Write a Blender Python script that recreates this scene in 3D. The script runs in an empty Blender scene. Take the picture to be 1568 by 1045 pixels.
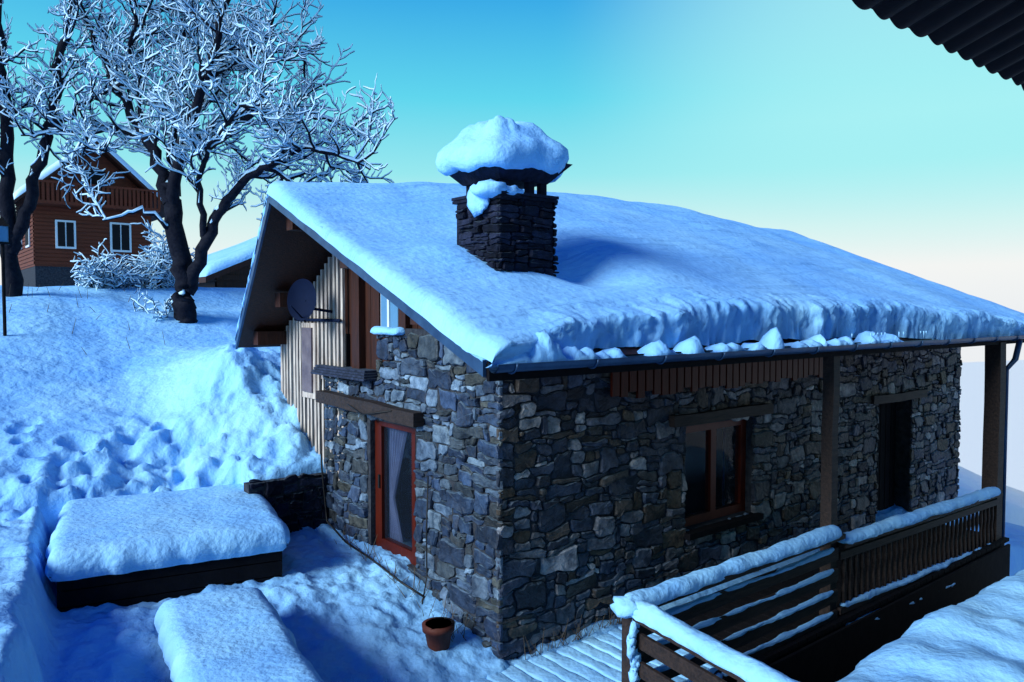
import bpy, math, random
from mathutils import Vector, Matrix, noise
rnd = random.Random(7)
scene = bpy.context.scene
F = Vector((.629, .777, 0)); R = Vector((.777, -.629, 0))

def N(x, y=0, z=0): return noise.noise(Vector((x, y, z)))
def FN(x, y, z=0, o=4): return noise.fractal(Vector((x, y, z)), 1.0, 2.0, o)
def clamp(a, l=0., h=1.): return max(l, min(h, a))
def ss(a, b, x):
    t = clamp((x - a) / (b - a)); return t * t * (3 - 2 * t)

# ---------------------------------------------------------------- materials
def new_mat(name):
    m = bpy.data.materials.new(name); m.use_nodes = True
    nt = m.node_tree; b = nt.nodes['Principled BSDF']
    return m, nt, b

def mk(name, c1, c2=None, rough=.7, scale=6., stretch=(1, 1, 1), bump=.3, bscale=None, metal=0., spec=.3, attr=False, frost=0., bdist=.02, haze=None, streak=0.):
    m, nt, b = new_mat(name); L = nt.links
    tc = nt.nodes.new('ShaderNodeTexCoord'); mp = nt.nodes.new('ShaderNodeMapping')
    mp.inputs['Scale'].default_value = stretch
    L.new(tc.outputs['Object'], mp.inputs['Vector'])
    n = nt.nodes.new('ShaderNodeTexNoise'); n.inputs['Scale'].default_value = scale
    n.inputs['Detail'].default_value = 6; n.inputs['Roughness'].default_value = .65
    L.new(mp.outputs[0], n.inputs['Vector'])
    cr = nt.nodes.new('ShaderNodeValToRGB')
    cr.color_ramp.elements[0].position = .35; cr.color_ramp.elements[1].position = .65
    c2 = c2 or c1
    cr.color_ramp.elements[0].color = (*c1, 1); cr.color_ramp.elements[1].color = (*c2, 1)
    L.new(n.outputs['Fac'], cr.inputs['Fac'])
    out = cr.outputs['Color']
    if attr:
        at = nt.nodes.new('ShaderNodeAttribute'); at.attribute_name = 'Col'
        mx = nt.nodes.new('ShaderNodeMix'); mx.data_type = 'RGBA'; mx.blend_type = 'MULTIPLY'
        mx.inputs['Factor'].default_value = 1
        L.new(at.outputs['Color'], mx.inputs['A']); L.new(out, mx.inputs['B']); out = mx.outputs['Result']
    if frost > 0:
        g = nt.nodes.new('ShaderNodeNewGeometry'); sx = nt.nodes.new('ShaderNodeSeparateXYZ')
        L.new(g.outputs['Normal'], sx.inputs[0])
        n3 = nt.nodes.new('ShaderNodeTexNoise'); n3.inputs['Scale'].default_value = 9
        L.new(tc.outputs['Object'], n3.inputs['Vector'])
        ad = nt.nodes.new('ShaderNodeMath'); ad.operation = 'ADD'
        L.new(sx.outputs['Z'], ad.inputs[0]); L.new(n3.outputs['Fac'], ad.inputs[1])
        mr = nt.nodes.new('ShaderNodeMapRange'); mr.inputs['From Min'].default_value = 1.05; mr.inputs['From Max'].default_value = 1.25
        mr.inputs['To Max'].default_value = frost
        L.new(ad.outputs[0], mr.inputs['Value'])
        mx = nt.nodes.new('ShaderNodeMix'); mx.data_type = 'RGBA'
        L.new(mr.outputs[0], mx.inputs['Factor']); L.new(out, mx.inputs['A']); mx.inputs['B'].default_value = (.5, .75, 1, 1)
        out = mx.outputs['Result']
    if haze:  # distant haze painted into the base colour, paler with growing X
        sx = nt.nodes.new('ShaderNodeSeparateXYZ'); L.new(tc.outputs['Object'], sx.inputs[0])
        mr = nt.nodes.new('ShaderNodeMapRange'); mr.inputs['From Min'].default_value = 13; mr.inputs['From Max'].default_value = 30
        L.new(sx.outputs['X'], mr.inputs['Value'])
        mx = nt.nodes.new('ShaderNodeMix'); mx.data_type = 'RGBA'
        L.new(mr.outputs[0], mx.inputs['Factor']); L.new(out, mx.inputs['A']); mx.inputs['B'].default_value = (*haze, 1); out = mx.outputs['Result']
    L.new(out, b.inputs['Base Color'])
    b.inputs['Roughness'].default_value = rough; b.inputs['Metallic'].default_value = metal
    b.inputs['Specular IOR Level'].default_value = spec
    if bump > 0:
        n2 = nt.nodes.new('ShaderNodeTexNoise'); n2.inputs['Scale'].default_value = bscale or scale * 2
        n2.inputs['Detail'].default_value = 6
        L.new(mp.outputs[0], n2.inputs['Vector'])
        bp = nt.nodes.new('ShaderNodeBump'); bp.inputs['Strength'].default_value = bump; bp.inputs['Distance'].default_value = bdist
        L.new(n2.outputs['Fac'], bp.inputs['Height'])
        last = bp
        if streak > 0:
            mp2 = nt.nodes.new('ShaderNodeMapping'); mp2.inputs['Rotation'].default_value = (0, 0, math.radians(24)); mp2.inputs['Scale'].default_value = (.5, 4.5, 1)
            L.new(tc.outputs['Object'], mp2.inputs['Vector'])
            n4 = nt.nodes.new('ShaderNodeTexNoise'); n4.inputs['Scale'].default_value = 1.3; n4.inputs['Detail'].default_value = 3; n4.inputs['Distortion'].default_value = .4
            L.new(mp2.outputs[0], n4.inputs['Vector'])
            b2 = nt.nodes.new('ShaderNodeBump'); b2.inputs['Strength'].default_value = streak; b2.inputs['Distance'].default_value = .12
            L.new(n4.outputs['Fac'], b2.inputs['Height']); L.new(bp.outputs[0], b2.inputs['Normal']); last = b2
        L.new(last.outputs[0], b.inputs['Normal'])
    return m

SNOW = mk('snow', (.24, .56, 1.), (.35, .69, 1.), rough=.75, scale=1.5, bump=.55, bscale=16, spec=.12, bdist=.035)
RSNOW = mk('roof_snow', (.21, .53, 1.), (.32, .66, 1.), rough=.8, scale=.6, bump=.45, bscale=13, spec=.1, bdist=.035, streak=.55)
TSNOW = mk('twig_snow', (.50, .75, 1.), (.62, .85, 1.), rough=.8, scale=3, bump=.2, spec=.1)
SNOWG = mk('snow_ground', (.22, .54, 1.), (.35, .69, 1.), rough=.75, scale=.8, bump=.75, bscale=8, spec=.12, bdist=.05, haze=(1., .93, .84), streak=.4)
STONE = mk('rubble_stone', (.28, .34, .46), (1.5, 1.5, 1.6), rough=.6, scale=8, bump=.9, bscale=22, attr=True, frost=.12, spec=.3, bdist=.02)
MORTAR = mk('mortar', (.012, .015, .024), (.042, .046, .058), rough=.95, scale=12, bump=.8)
SLATE = mk('chimney_slate', (.4, .4, .45), (1.2, 1.2, 1.3), rough=.8, scale=12, bump=.6, attr=True, frost=.06, spec=.15)
WOOD = mk('brown_timber', (.020, .005, .003), (.050, .012, .005), rough=.6, scale=5, stretch=(6, 6, .6), bump=.3)
WOODH = mk('weathered_rail_timber', (.012, .008, .009), (.038, .023, .019), rough=.7, scale=5, stretch=(.6, 6, 6), bump=.4)
DARK = mk('dark_timber', (.003, .003, .005), (.007, .006, .008), rough=.85, scale=6, bump=.3, spec=.12)
REDW = mk('red_brown_frame', (.052, .005, .002), (.082, .009, .003), rough=.5, scale=8, stretch=(5, 5, .5), bump=.1, spec=.2)
SLAT = mk('weathered_board', (.24, .18, .16), (.70, .60, .52), rough=.75, scale=6, stretch=(6, 6, .5), bump=.3)
ORANGE = mk('chalet_cladding', (.085, .014, .004), (.15, .026, .007), rough=.6, scale=3, stretch=(.4, .4, 8), bump=.5)
GUT = mk('zinc_gutter', (.018, .05, .12), (.04, .10, .20), rough=.4, scale=4, bump=.05, metal=.3)
BLACK = mk('black_cable', (.01, .01, .012), rough=.5, bump=0)
BARK = mk('bark', (.004, .005, .012), (.013, .014, .022), rough=.9, scale=12, bump=.6, spec=.1)
POT = mk('terracotta', (.07, .014, .009), (.10, .025, .015), rough=.7, scale=10, bump=.2)
DISH = mk('dish_paint', (.003, .008, .03), (.005, .012, .04), rough=.8, scale=3, bump=.02, spec=.1)
CURT = mk('curtain', (.08, .11, .23), (.13, .17, .32), rough=.9, scale=3, bump=.1)
WHITE = mk('white_paint', (.6, .68, .75), (.7, .76, .8), rough=.5, scale=3, bump=.05)
INT = mk('dark_interior', (.006, .006, .008), rough=.9, bump=0)
TILE = mk('corrugated_roof', (.008, .002, .003), (.02, .005, .005), rough=.8, scale=5, bump=.2)

def glass(name, tr=.6, tint=(.02, .03, .05), spec=.5):
    m, nt, b = new_mat(name)
    b.inputs['Base Color'].default_value = (*tint, 1)
    b.inputs['Specular IOR Level'].default_value = spec
    n = nt.nodes.new('ShaderNodeTexNoise'); n.inputs['Scale'].default_value = .8
    mr = nt.nodes.new('ShaderNodeMapRange'); mr.inputs['To Min'].default_value = .03; mr.inputs['To Max'].default_value = .08
    nt.links.new(n.outputs['Fac'], mr.inputs['Value']); nt.links.new(mr.outputs[0], b.inputs['Roughness'])
    t = nt.nodes.new('ShaderNodeBsdfTransparent'); mx = nt.nodes.new('ShaderNodeMixShader')
    mx.inputs[0].default_value = tr
    nt.links.new(b.outputs[0], mx.inputs[1]); nt.links.new(t.outputs[0], mx.inputs[2])
    nt.links.new(mx.outputs[0], nt.nodes['Material Output'].inputs[0])
    return m
GLASS = glass('window_glass', .82)
MIRG = glass('sky_tinted_glass', 0., (.10, .24, .4))  # opaque; blue base colour stands in for the reflected sky

# ---------------------------------------------------------------- builder
def empty(name, loc=(0, 0, 0)):
    e = bpy.data.objects.new(name, None); e.location = loc; e.empty_display_size = .3
    scene.collection.objects.link(e); return e

class MB:
    def __init__(s): s.v = []; s.f = []; s.m = []; s.c = []
    def face(s, idx, mi=0, col=(1, 1, 1)):
        s.f.append(idx); s.m.append(mi); s.c.append(col)
    def hexa(s, p, mi=0, col=(1, 1, 1)):
        b = len(s.v); s.v += [tuple(q) for q in p]
        for q in ((0, 3, 2, 1), (4, 5, 6, 7), (0, 1, 5, 4), (1, 2, 6, 5), (2, 3, 7, 6), (3, 0, 4, 7)):
            s.face([b + i for i in q], mi, col)
    def box(s, x0, x1, y0, y1, z0, z1, mi=0, col=(1, 1, 1)):
        s.hexa([(x0, y0, z0), (x1, y0, z0), (x1, y1, z0), (x0, y1, z0), (x0, y0, z1), (x1, y0, z1), (x1, y1, z1), (x0, y1, z1)], mi, col)
    def obox(s, O, U, V, u0, u1, v0, v1, z0, z1, mi=0):
        q = [(u0, v0), (u1, v0), (u1, v1), (u0, v1)]
        s.hexa([O + U * a + V * b + Vector((0, 0, z)) for z in (z0, z1) for (a, b) in q], mi)
    def beam(s, a, b, w, h, mi=0, wob=0.):
        a = Vector(a); b = Vector(b); d = (b - a).normalized()
        side = d.cross(Vector((0, 0, 1)))
        if side.length < .1: side = Vector((1, 0, 0))
        side.normalize(); up = side.cross(d)
        n = max(1, int((b - a).length / .4)) if wob else 1
        prev = None
        for i in range(n + 1):
            p = a.lerp(b, i / n)
            if wob: p = p + side * N(p.x * 2, p.y * 2, 3.1) * wob + up * N(p.x * 2, p.y * 2, p.z * 2 + 9) * wob
            st = len(s.v)
            for (q, r) in ((-1, -1), (1, -1), (1, 1), (-1, 1)):
                s.v.append(tuple(p + side * q * w / 2 + up * r * h / 2))
            if prev is None: s.face([st, st + 1, st + 2, st + 3], mi)
            else:
                for k in range(4): s.face([prev + k, prev + (k + 1) % 4, st + (k + 1) % 4, st + k], mi)
            prev = st
        s.face([prev + 3, prev + 2, prev + 1, prev], mi)
    def tube(s, pts, rad, n=6, mi=0, cap=True):
        prev = None
        L = len(pts)
        for i, p in enumerate(pts):
            p = Vector(p)
            t = (Vector(pts[min(i + 1, L - 1)]) - Vector(pts[max(i - 1, 0)]))
            if t.length < 1e-6: t = Vector((0, 0, 1))
            t.normalize()
            a = t.cross(Vector((.31, .17, .93)))
            if a.length < .05: a = t.cross(Vector((1, 0, 0)))
            a.normalize(); b = t.cross(a)
            r = rad[i] if hasattr(rad, '__len__') else rad
            st = len(s.v)
            for k in range(n):
                an = 2 * math.pi * k / n
                s.v.append(tuple(p + a * math.cos(an) * r + b * math.sin(an) * r))
            if prev is not None:
                for k in range(n): s.face([prev + k, prev + (k + 1) % n, st + (k + 1) % n, st + k], mi)
            elif cap: s.face([st + k for k in range(n)][::-1], mi)
            prev = st
        if cap: s.face([prev + k for k in range(n)], mi)
    def blob(s, c, r, mi=0, amp=.25, seed=0., nu=16, nv=10, fq=2.):
        c = Vector(c); st = len(s.v)
        for j in range(nv + 1):
            th = math.pi * j / nv
            for i in range(nu):
                ph = 2 * math.pi * i / nu
                d = Vector((math.sin(th) * math.cos(ph), math.sin(th) * math.sin(ph), math.cos(th)))
                k = 1 + amp * noise.noise(d * fq + Vector((seed, seed * 1.7, c.x)))
                s.v.append((c.x + d.x * r[0] * k, c.y + d.y * r[1] * k, c.z + d.z * r[2] * k))
        for j in range(nv):
            for i in range(nu):
                a = st + j * nu + i; b = st + j * nu + (i + 1) % nu
                s.face([a, a + nu, b + nu, b], mi)
    def grid(s, P, mi=0, flip=False):
        st = len(s.v); ny = len(P); nx = len(P[0])
        for row in P:
            for p in row: s.v.append(tuple(p))
        for j in range(ny - 1):
            for i in range(nx - 1):
                q = [st + j * nx + i, st + j * nx + i + 1, st + (j + 1) * nx + i + 1, st + (j + 1) * nx + i]
                s.face(q[::-1] if flip else q, mi)
    def obj(s, name, mats, parent=None, smooth=False):
        me = bpy.data.meshes.new(name); me.from_pydata(s.v, [], s.f)
        for m in (mats if isinstance(mats, (list, tuple)) else [mats]): me.materials.append(m)
        me.polygons.foreach_set('material_index', s.m)
        if smooth: me.polygons.foreach_set('use_smooth', [True] * len(s.f))
        if any(c != (1, 1, 1) for c in s.c):
            ca = me.color_attributes.new('Col', 'FLOAT_COLOR', 'CORNER'); arr = []
            for f, c in zip(s.f, s.c): arr += [c[0], c[1], c[2], 1.] * len(f)
            ca.data.foreach_set('color', arr)
        me.update()
        o = bpy.data.objects.new(name, me); scene.collection.objects.link(o)
        if parent:
            o.parent = parent; o.matrix_parent_inverse = Matrix.Translation(-Vector(parent.location))
        return o

def samples(L, e, step):
    e = min(e, L / 2.01)
    a = [0, .04 * e, .14 * e, .32 * e, .6 * e]
    n = max(1, int((L - 2 * e) / step)); mid = [e + (L - 2 * e) * i / n for i in range(n + 1)]
    return a + mid + [L - q for q in a[::-1]]

def pillow(mb, O, U, V, LU, LV, T, e, step=.08, amp=.03, fq=3., mi=0, tuck=.0, edgej=.02):
    O = Vector(O); U = Vector(U).normalized(); V = Vector(V).normalized()
    us = samples(LU, e, step); vs = samples(LV, e, step); P = []
    for v in vs:
        row = []
        for u in us:
            d1 = min(u, LU - u); d2 = min(v, LV - v)
            a = 1 - clamp(d1 / e); b = 1 - clamp(d2 / e)
            k = math.sqrt(max(0, 1 - min(1, a * a + b * b)))
            rr = math.sqrt(a * a + b * b)
            uu, vv = u, v
            if rr > 1 and a > 0 and b > 0:
                cu = e if u < LU / 2 else LU - e; cv = e if v < LV / 2 else LV - e
                uu = cu + (u - cu) / rr; vv = cv + (v - cv) / rr
            p = O + U * uu + V * vv
            nn = N(p.x * fq, p.y * fq, p.z + 5.) + .5 * N(p.x * fq * 2.3, p.y * fq * 2.3, 1.7)
            ej = N(p.x * 4, p.y * 4, 8.8) * edgej + N(p.x * 13, p.y * 13, 2.8) * edgej * .5
            q = p + (U * (1 if u > LU / 2 else -1) * ej * a) + (V * (1 if v > LV / 2 else -1) * ej * b)
            q.z += T * k + amp * nn * k
            row.append(q)
        P.append(row)
    mid = (O + U * LU / 2 + V * LV / 2)
    def inn(p, dn=1, ii=.05):
        q = Vector((p.x, p.y, p.z - (tuck + .02) * dn)); d = Vector((mid.x - q.x, mid.y - q.y, 0))
        if d.length > 0: d.normalize()
        q += d * ii; return q
    P = [[inn(p) for p in P[0]]] + P + [[inn(p) for p in P[-1]]]
    P = [[inn(r[0])] + r + [inn(r[-1])] for r in P]
    mb.grid(P, mi)

def rubble(mb, O, U, Nn, W, H, cu=.055, cv=.045, holes=(), top=None, wmin=2, wmax=7, hmax=4, prot=(.010, .038), cols=None, mi=0, seed=1, gap=.007, warp=.4):
    r = random.Random(seed); O = Vector(O); U = Vector(U); Nn = Vector(Nn); Z = Vector((0, 0, 1))
    nx = int(W / cu); ny = int(H / cv); occ = [[False] * nx for _ in range(ny)]
    for j in range(ny):
        for i in range(nx):
            u = (i + .5) * cu; v = (j + .5) * cv
            if top and v > top(u): occ[j][i] = True
            for h in holes:
                if h[0] < u < h[1] and h[2] < v < h[3]: occ[j][i] = True
    def lat(i, j):
        du = N(i * .37, j * .37, seed * 3.3) * warp * 1.8 + N(i * 1.1, j * 1.3, seed + 7.) * warp
        dv = N(i * .17, j * .27, seed * 5.1) * warp * 3.2 + N(i * .5, j * .6, seed + 17.) * warp * 1.5 + N(i * 1.2, j * 1.1, seed + 17.) * warp * .8
        if i <= 0 or i >= nx: du = 0
        return Vector(((i + du) * cu, (j + dv) * cv))
    flip = U.cross(Z).dot(Nn) < 0
    jobs = []
    for _ in range(int(nx * ny / 45)):
        a, b_ = r.choice([(3, 2), (5, 3), (4, 4), (7, 3), (6, 4), (8, 2), (3, 3), (5, 2), (wmax, hmax)])
        jobs.append((r.randrange(nx), r.randrange(ny), min(a, wmax + 1), min(b_, hmax + 1), True))
    for j in range(ny):
        for i in range(nx): jobs.append((i, j, 0, 0, False))
    for (i, j, w, h, big) in jobs:
        if occ[j][i]: continue
        if big:
            if i + w > nx or j + h > ny or any(occ[j + b][i + a] for a in range(w) for b in range(h)): continue
        else:
            w = r.randint(wmin, wmax); h = r.choice([1, 1, 1, 2, 2, 2, 3, hmax]); h = min(h, max(1, w)); ww = 0
            while ww < w and i + ww < nx and not occ[j][i + ww]: ww += 1
            w = ww; hh = 1
            while hh < h and j + hh < ny and all(not occ[j + hh][i + k] for k in range(w)): hh += 1
            h = hh
        for b in range(h):
            for a in range(w): occ[j + b][i + a] = True
        ring = []
        for a in range(w): ring.append(lat(i + a, j))
        for b in range(h): ring.append(lat(i + w, j + b))
        for a in range(w): ring.append(lat(i + w - a, j + h))
        for b in range(h): ring.append(lat(i, j + h - b))
        cor = {0, w, w + h, 2 * w + h}
        c = sum(ring, Vector((0, 0))) / len(ring); n0 = len(ring); out = []
        for k, p in enumerate(ring):
            if k in cor:
                q1 = ring[k - 1]; q2 = ring[(k + 1) % n0]
                f1 = r.uniform(.1, .85 if w * h > 4 else .45); f2 = r.uniform(.1, .85 if w * h > 4 else .45)
                if w * h <= 1: f1 = f2 = .25
                out.append(p.lerp(q1, f1)); out.append(p.lerp(q2, f2))
            else: out.append(p)
        pr = r.uniform(*prot) + (.008 if big else 0); tx = r.uniform(-.12, .12); ty = r.uniform(-.22, .16)
        col = r.choice(cols) if cols else (.2, .2, .2)
        k = r.uniform(.5, 1.45); col = tuple(x * k for x in col)
        st = len(mb.v); n1 = len(out); gp = gap * r.uniform(.6, 2.0)
        def P(q, d): return O + U * q.x + Z * q.y + Nn * d
        for (sc, dd) in ((1, -.01), (.985, pr * .6), (.87, pr)):
            for q in out:
                dv = q - c; l = dv.length
                g = max(.2, 1 - gp / max(l, .001)) * sc
                qq = c + dv * g
                d = dd + ((qq.x - c.x) * tx + (qq.y - c.y) * ty if dd > 0 else 0) + (r.uniform(-.005, .005) if dd > 0 else 0)
                mb.v.append(tuple(P(qq, d)))
        mb.v.append(tuple(P(c, pr + r.uniform(-.006, .010)))); ce = len(mb.v) - 1
        for rg in range(2):
            for q in range(n1):
                a0 = st + rg * n1 + q; a1 = st + rg * n1 + (q + 1) % n1
                fc = [a0, a1, a1 + n1, a0 + n1]; mb.face(fc[::-1] if flip else fc, mi, col)
        for q in range(n1):
            fc = [st + 2 * n1 + q, st + 2 * n1 + (q + 1) % n1, ce]; mb.face(fc[::-1] if flip else fc, mi, col)

def panel(mb, W, H, holes, fn, mi=0):
    us = sorted({0, W} | {h[0] for h in holes} | {h[1] for h in holes}); vs = sorted({0, H} | {h[2] for h in holes} | {h[3] for h in holes})
    for a, b in zip(us, us[1:]):
        for c, d in zip(vs, vs[1:]):
            m = ((a + b) / 2, (c + d) / 2)
            if any(h[0] < m[0] < h[1] and h[2] < m[1] < h[3] for h in holes): continue
            fn(a, b, c, d)

# ---------------------------------------------------------------- terrain
BO = Vector((-3.16, 2.36, 0)); BU = Vector((.978, -.207, 0)); BV = Vector((.207, .978, 0))
rf_ = random.Random(3); FOOT = []
for (fx, fy, ax, ay, n_) in ((-4.3, 3.6, .16, .12, 10), (-2.6, 5.2, .22, -.04, 9), (-3.0, 4.7, .02, .26, 7)):
    for i in range(n_): FOOT.append((fx + rf_.uniform(-.13, .13), fy + rf_.uniform(-.1, .1), rf_.uniform(.03, .11), rf_.uniform(.008, .03))); fx += ax * rf_.uniform(.5, 1.6); fy += ay * rf_.uniform(.3, 1.7)
for i in range(26): FOOT.append((rf_.uniform(-2.4, .0), rf_.uniform(3.9, 5.6), rf_.uniform(.04, .12), rf_.uniform(.006, .03)))
def H(x, y, fine=True):
    bank = 1.0 + .40 * clamp(y - 4.4, 0, 5.1) + .22 * clamp(y - 9.5, 0, 2.5) + .02 * clamp(y - 12, 0, 60) - .1 * max(0, y - 72)
    bank += ss(-1.6, -.1, x) * (.32 + .4 * clamp(y - 3.6, 0, 1)) * (1 - ss(6, 9, y))
    bank += .06 * clamp(-3.5 - x, 0, 6)
    bank += .38 * math.exp(-((x + .35) / .5) ** 2 - ((y - 5.6) / .7) ** 2)
    if fine:
        bank += .10 * FN(x * .6, y * .6, 0, 4)
        bank += .04 * (1 - ss(8, 13, y)) * N((x * .8 - y * .5) * .9, (x * .5 + y * .8) * 3.2, 5)
        cl = ss(3.5, 4.0, y + .3 * N(x, y)) * (1 - ss(4.9, 6.0, y + .9 * N(x * .8, y * .8, 2) - .45 * (x + 2))) * ss(-5.5, -3.6, x) * (1 - ss(.2, .6, x))
        bank += cl * (.26 * abs(FN(x * 1.5, y * 1.5, 3, 4)) - .04 + .09 * abs(N(x * 3.3, y * 3.3, 3)) + .06 * N(x * 7, y * 7, 5) + .03 * N(x * 14, y * 14))
        near = (1 - ss(3, 5, y)) * ss(-6, -5, x)
        bank += near * (.08 * abs(N(x * 2.6, y * 2.6, 8)) - .03)
        if -5 < x < .5 and 3 < y < 7.5:
            for (fx, fy, dp, sz) in FOOT:
                d2 = ((x - fx) ** 2 + (y - fy) ** 2) / sz
                if d2 < 7: bank -= dp * math.exp(-d2) - .35 * dp * math.exp(-(d2 - 2) ** 2)
    ter = clamp(.27 * y, -.06, .46)
    if fine: ter += .06 * FN(x * 2, y * 2, 7) + .06 * abs(N(x * 5, y * 5, 2)) + .028 * N(x * 12, y * 12, 2)
    ter -= .45 * ss(-.1, -.4, y) * ss(-.55, -.3, x)
    ter -= 1.2 * ss(-1.35, -1.5, y) * ss(.0, .3, x)
    ter -= .16 * clamp(x - 2, 0, 12) * ss(0, -.5, y)
    d = Vector((x, y, 0)) - BO; bv = d.dot(BV)
    ey = bv - 2.02 if x < -.9 else y - 3.47
    xb = x - .17 * clamp(y, -3, 4.5) + .09 * N(y * 2, 1) + .05 * N(y * 7, 2)
    inx = ss(-3.74, -3.50, xb); iny = 1 - ss(0, .12, ey)
    m = inx * iny
    z = bank * (1 - m) + ter * m
    fall = .22 * max(0, x - 11) + .02 * max(0, x - 11) ** 1.3
    z -= min(fall, 90) + ss(9, 12, x) * 1.0
    z -= max(0, -x - 60) * .02
    return z

def axis(a, b, st, lo, hi):
    v = []; x = a
    while x < b: v.append(x); x += st
    v.append(b); s = st; x = b
    while x < hi: s *= 1.13; x += s; v.append(x)
    s = st; x = a; w = []
    while x > lo: s *= 1.13; x -= s; w.append(x)
    return w[::-1] + v
xs = axis(-5.0, .7, .04, -3000, 3000); ys = axis(-2.0, 7.5, .04, -3000, 3000)
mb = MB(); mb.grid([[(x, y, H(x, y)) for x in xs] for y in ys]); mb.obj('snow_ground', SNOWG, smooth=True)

# ---------------------------------------------------------------- main house
house = empty('stone_chalet', (5, 2.4, 0))
STC = [(.045, .060, .090), (.034, .046, .070), (.080, .090, .112), (.024, .032, .050), (.11, .116, .13), (.062, .056, .052), (.05, .060, .088), (.028, .036, .057), (.15, .155, .168), (.04, .052, .080), (.088, .066, .046), (.32, .31, .30), (.060, .048, .040), (.20, .202, .21)]
WH = (2.6, 3.88, .70, 1.86)
core = MB()
fh = [(WH[0], WH[1], WH[2] + .6, WH[3] + .6), (7.0, 8.1, 0, 2.38)]
panel(core, 9.9, 3.65, fh, lambda a, b, c, d: core.box(a, b, 0, .4, c - .6, d - .6))
GH = [(1.01, 1.97, .85, 2.32)]
panel(core, 3.1, 2.75, GH, lambda a, b, c, d: core.box(0, .4, .4 + a, .4 + b, c - .4, d - .4))
core.box(0, .4, .402, 1.85, 2.352, 2.95)
core.box(9.5, 9.9, .4, 4.9, -2, 3.2); core.box(.4, 9.5, 4.5, 4.9, -1, 2.7)
core.obj('wall_core', MORTAR, house)
st = MB()
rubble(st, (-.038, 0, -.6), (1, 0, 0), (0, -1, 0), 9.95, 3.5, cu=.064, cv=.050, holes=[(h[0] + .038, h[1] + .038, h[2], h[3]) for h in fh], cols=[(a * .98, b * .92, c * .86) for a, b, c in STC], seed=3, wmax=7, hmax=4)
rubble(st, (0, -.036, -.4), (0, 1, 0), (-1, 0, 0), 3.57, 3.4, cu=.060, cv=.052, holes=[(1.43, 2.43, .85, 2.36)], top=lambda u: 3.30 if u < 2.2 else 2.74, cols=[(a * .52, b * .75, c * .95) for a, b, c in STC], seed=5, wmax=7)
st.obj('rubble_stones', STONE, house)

# roof
FN_, FF = Vector((-1.13, -1.3, 2.78)), Vector((10.9, -1.3, 2.78))
RN, RF = Vector((-.95, 2.78, 4.38)), Vector((9.6, 2.78, 4.50))
BN, BF = Vector((-.5, 5.15, 2.72)), Vector((9.6, 5.15, 2.72))
dz = Vector((0, 0, -.09))
rf = MB()
def slab(a, b, c, d, t, mi): rf.hexa([a + t, b + t, c + t, d + t, a, b, c, d], mi)
slab(FN_, FF, RF, RN, dz, 0); slab(RN, RF, BF, BN, dz, 0)
rf.obj('roof_deck', WOOD, house)
def verge(a, b, name, hh):
    m = MB(); off = Vector((-.03, 0, 0)); m.hexa([a + off + Vector((0, 0, -hh)), a + Vector((-.002, 0, -hh)), b + Vector((-.002, 0, -hh)), b + off + Vector((0, 0, -hh)), a + off + Vector((0, 0, .03)), a + Vector((-.002, 0, .03)), b + Vector((-.002, 0, .03)), b + off + Vector((0, 0, .03))]); m.obj(name, GUT, house)
verge(FN_, RN, 'front_bargeboard', .08); verge(RN, BN, 'back_bargeboard', .11)
fa = MB(); fa.box(-1.13, 10.9, -1.33, -1.303, 2.67, 2.80); fa.obj('eave_fascia', DARK, house)
pl = MB()
for (y, z) in ((.2, 3.14), (1.5, 3.67), (2.78, 4.14), (4.0, 3.30), (4.75, 2.80)):
    pl.box(-.75 if y < 3 else -.4, 1.0, y - .08, y + .08, z - .12, z + .06)
for i in range(26):
    x = -.3 + i * .43; pl.beam((x, -1.2, 2.70), (x, .3, 3.29), .07, .08)
pl.obj('purlins_and_rafters', WOOD, house)

gb = MB()
def prism(m, poly, x0, x1, mi=0):
    n = len(poly); st_ = len(m.v)
    for x in (x0, x1):
        for (y, z) in poly: m.v.append((x, y, z))
    m.face([st_ + i for i in range(n)][::-1], mi); m.face([st_ + n + i for i in range(n)], mi)
    for i in range(n): m.face([st_ + i, st_ + (i + 1) % n, st_ + n + (i + 1) % n, st_ + n + i], mi)
prism(gb, [(.0, 2.7), (4.9, 1.0), (4.9, 2.82), (2.78, 4.22), (0, 3.16)], .12, .3)
for i in range(16):
    y = .1 + i * .2
    if 1.75 < y < 2.25: continue
    zt = 3.16 + (4.22 - 3.16) * min(y, 2.78) / 2.78 - (max(0, y - 2.78) * .66)
    gb.box(.085, .119, y, y + .19, 2.3, zt)
gb.box(.0, .12, 2.62, 2.80, 2.36, 4.15); gb.box(.0, .12, 1.60, 1.74, 2.95, 3.78)
gb.obj('gable_timber', WOOD, house)
sl = MB(); y = 3.02
while y < 4.86:
    zt = 4.22 - (y + .06 - 2.78) * .66
    j = rnd.uniform(-.010, .010); sl.box(.0 + j, .03, y, y + .055 + j, 1.1 + j * 3, zt - .02); y += .108
sl.obj('board_cladding', SLAT, house)
bk = MB(); bk.box(.034, .084, 3.0, 4.9, 1.0, 2.86); bk.obj('cladding_backing', DARK, house)
sd = MB(); sd.box(-.035, -.012, 3.72, 4.12, 2.02, 2.98, 0); sd.box(-.06, -.036, 3.78, 4.06, 2.10, 2.92, 1)
sd.obj('cladding_hatch', [SLAT, mk('hatch_wood', (.08, .065, .09), (.16, .13, .15), scale=4, bump=.2)], house)
uw = MB(); uw.box(.07, .084, 1.78, 2.24, 2.86, 3.42, 0); uw.box(.045, .068, 1.83, 2.19, 2.92, 3.37, 1); uw.box(.03, .044, 1.99, 2.03, 2.92, 3.37, 0)
uw.obj('gable_window', [WHITE, MIRG], house)
lg = MB()
for k in range(4): lg.box(-.16 + .02 * k, .2, 2.22 + .03 * k, 3.58, 2.36 + k * .028, 2.384 + k * .028, 0, (.03, .04, .07))
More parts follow.
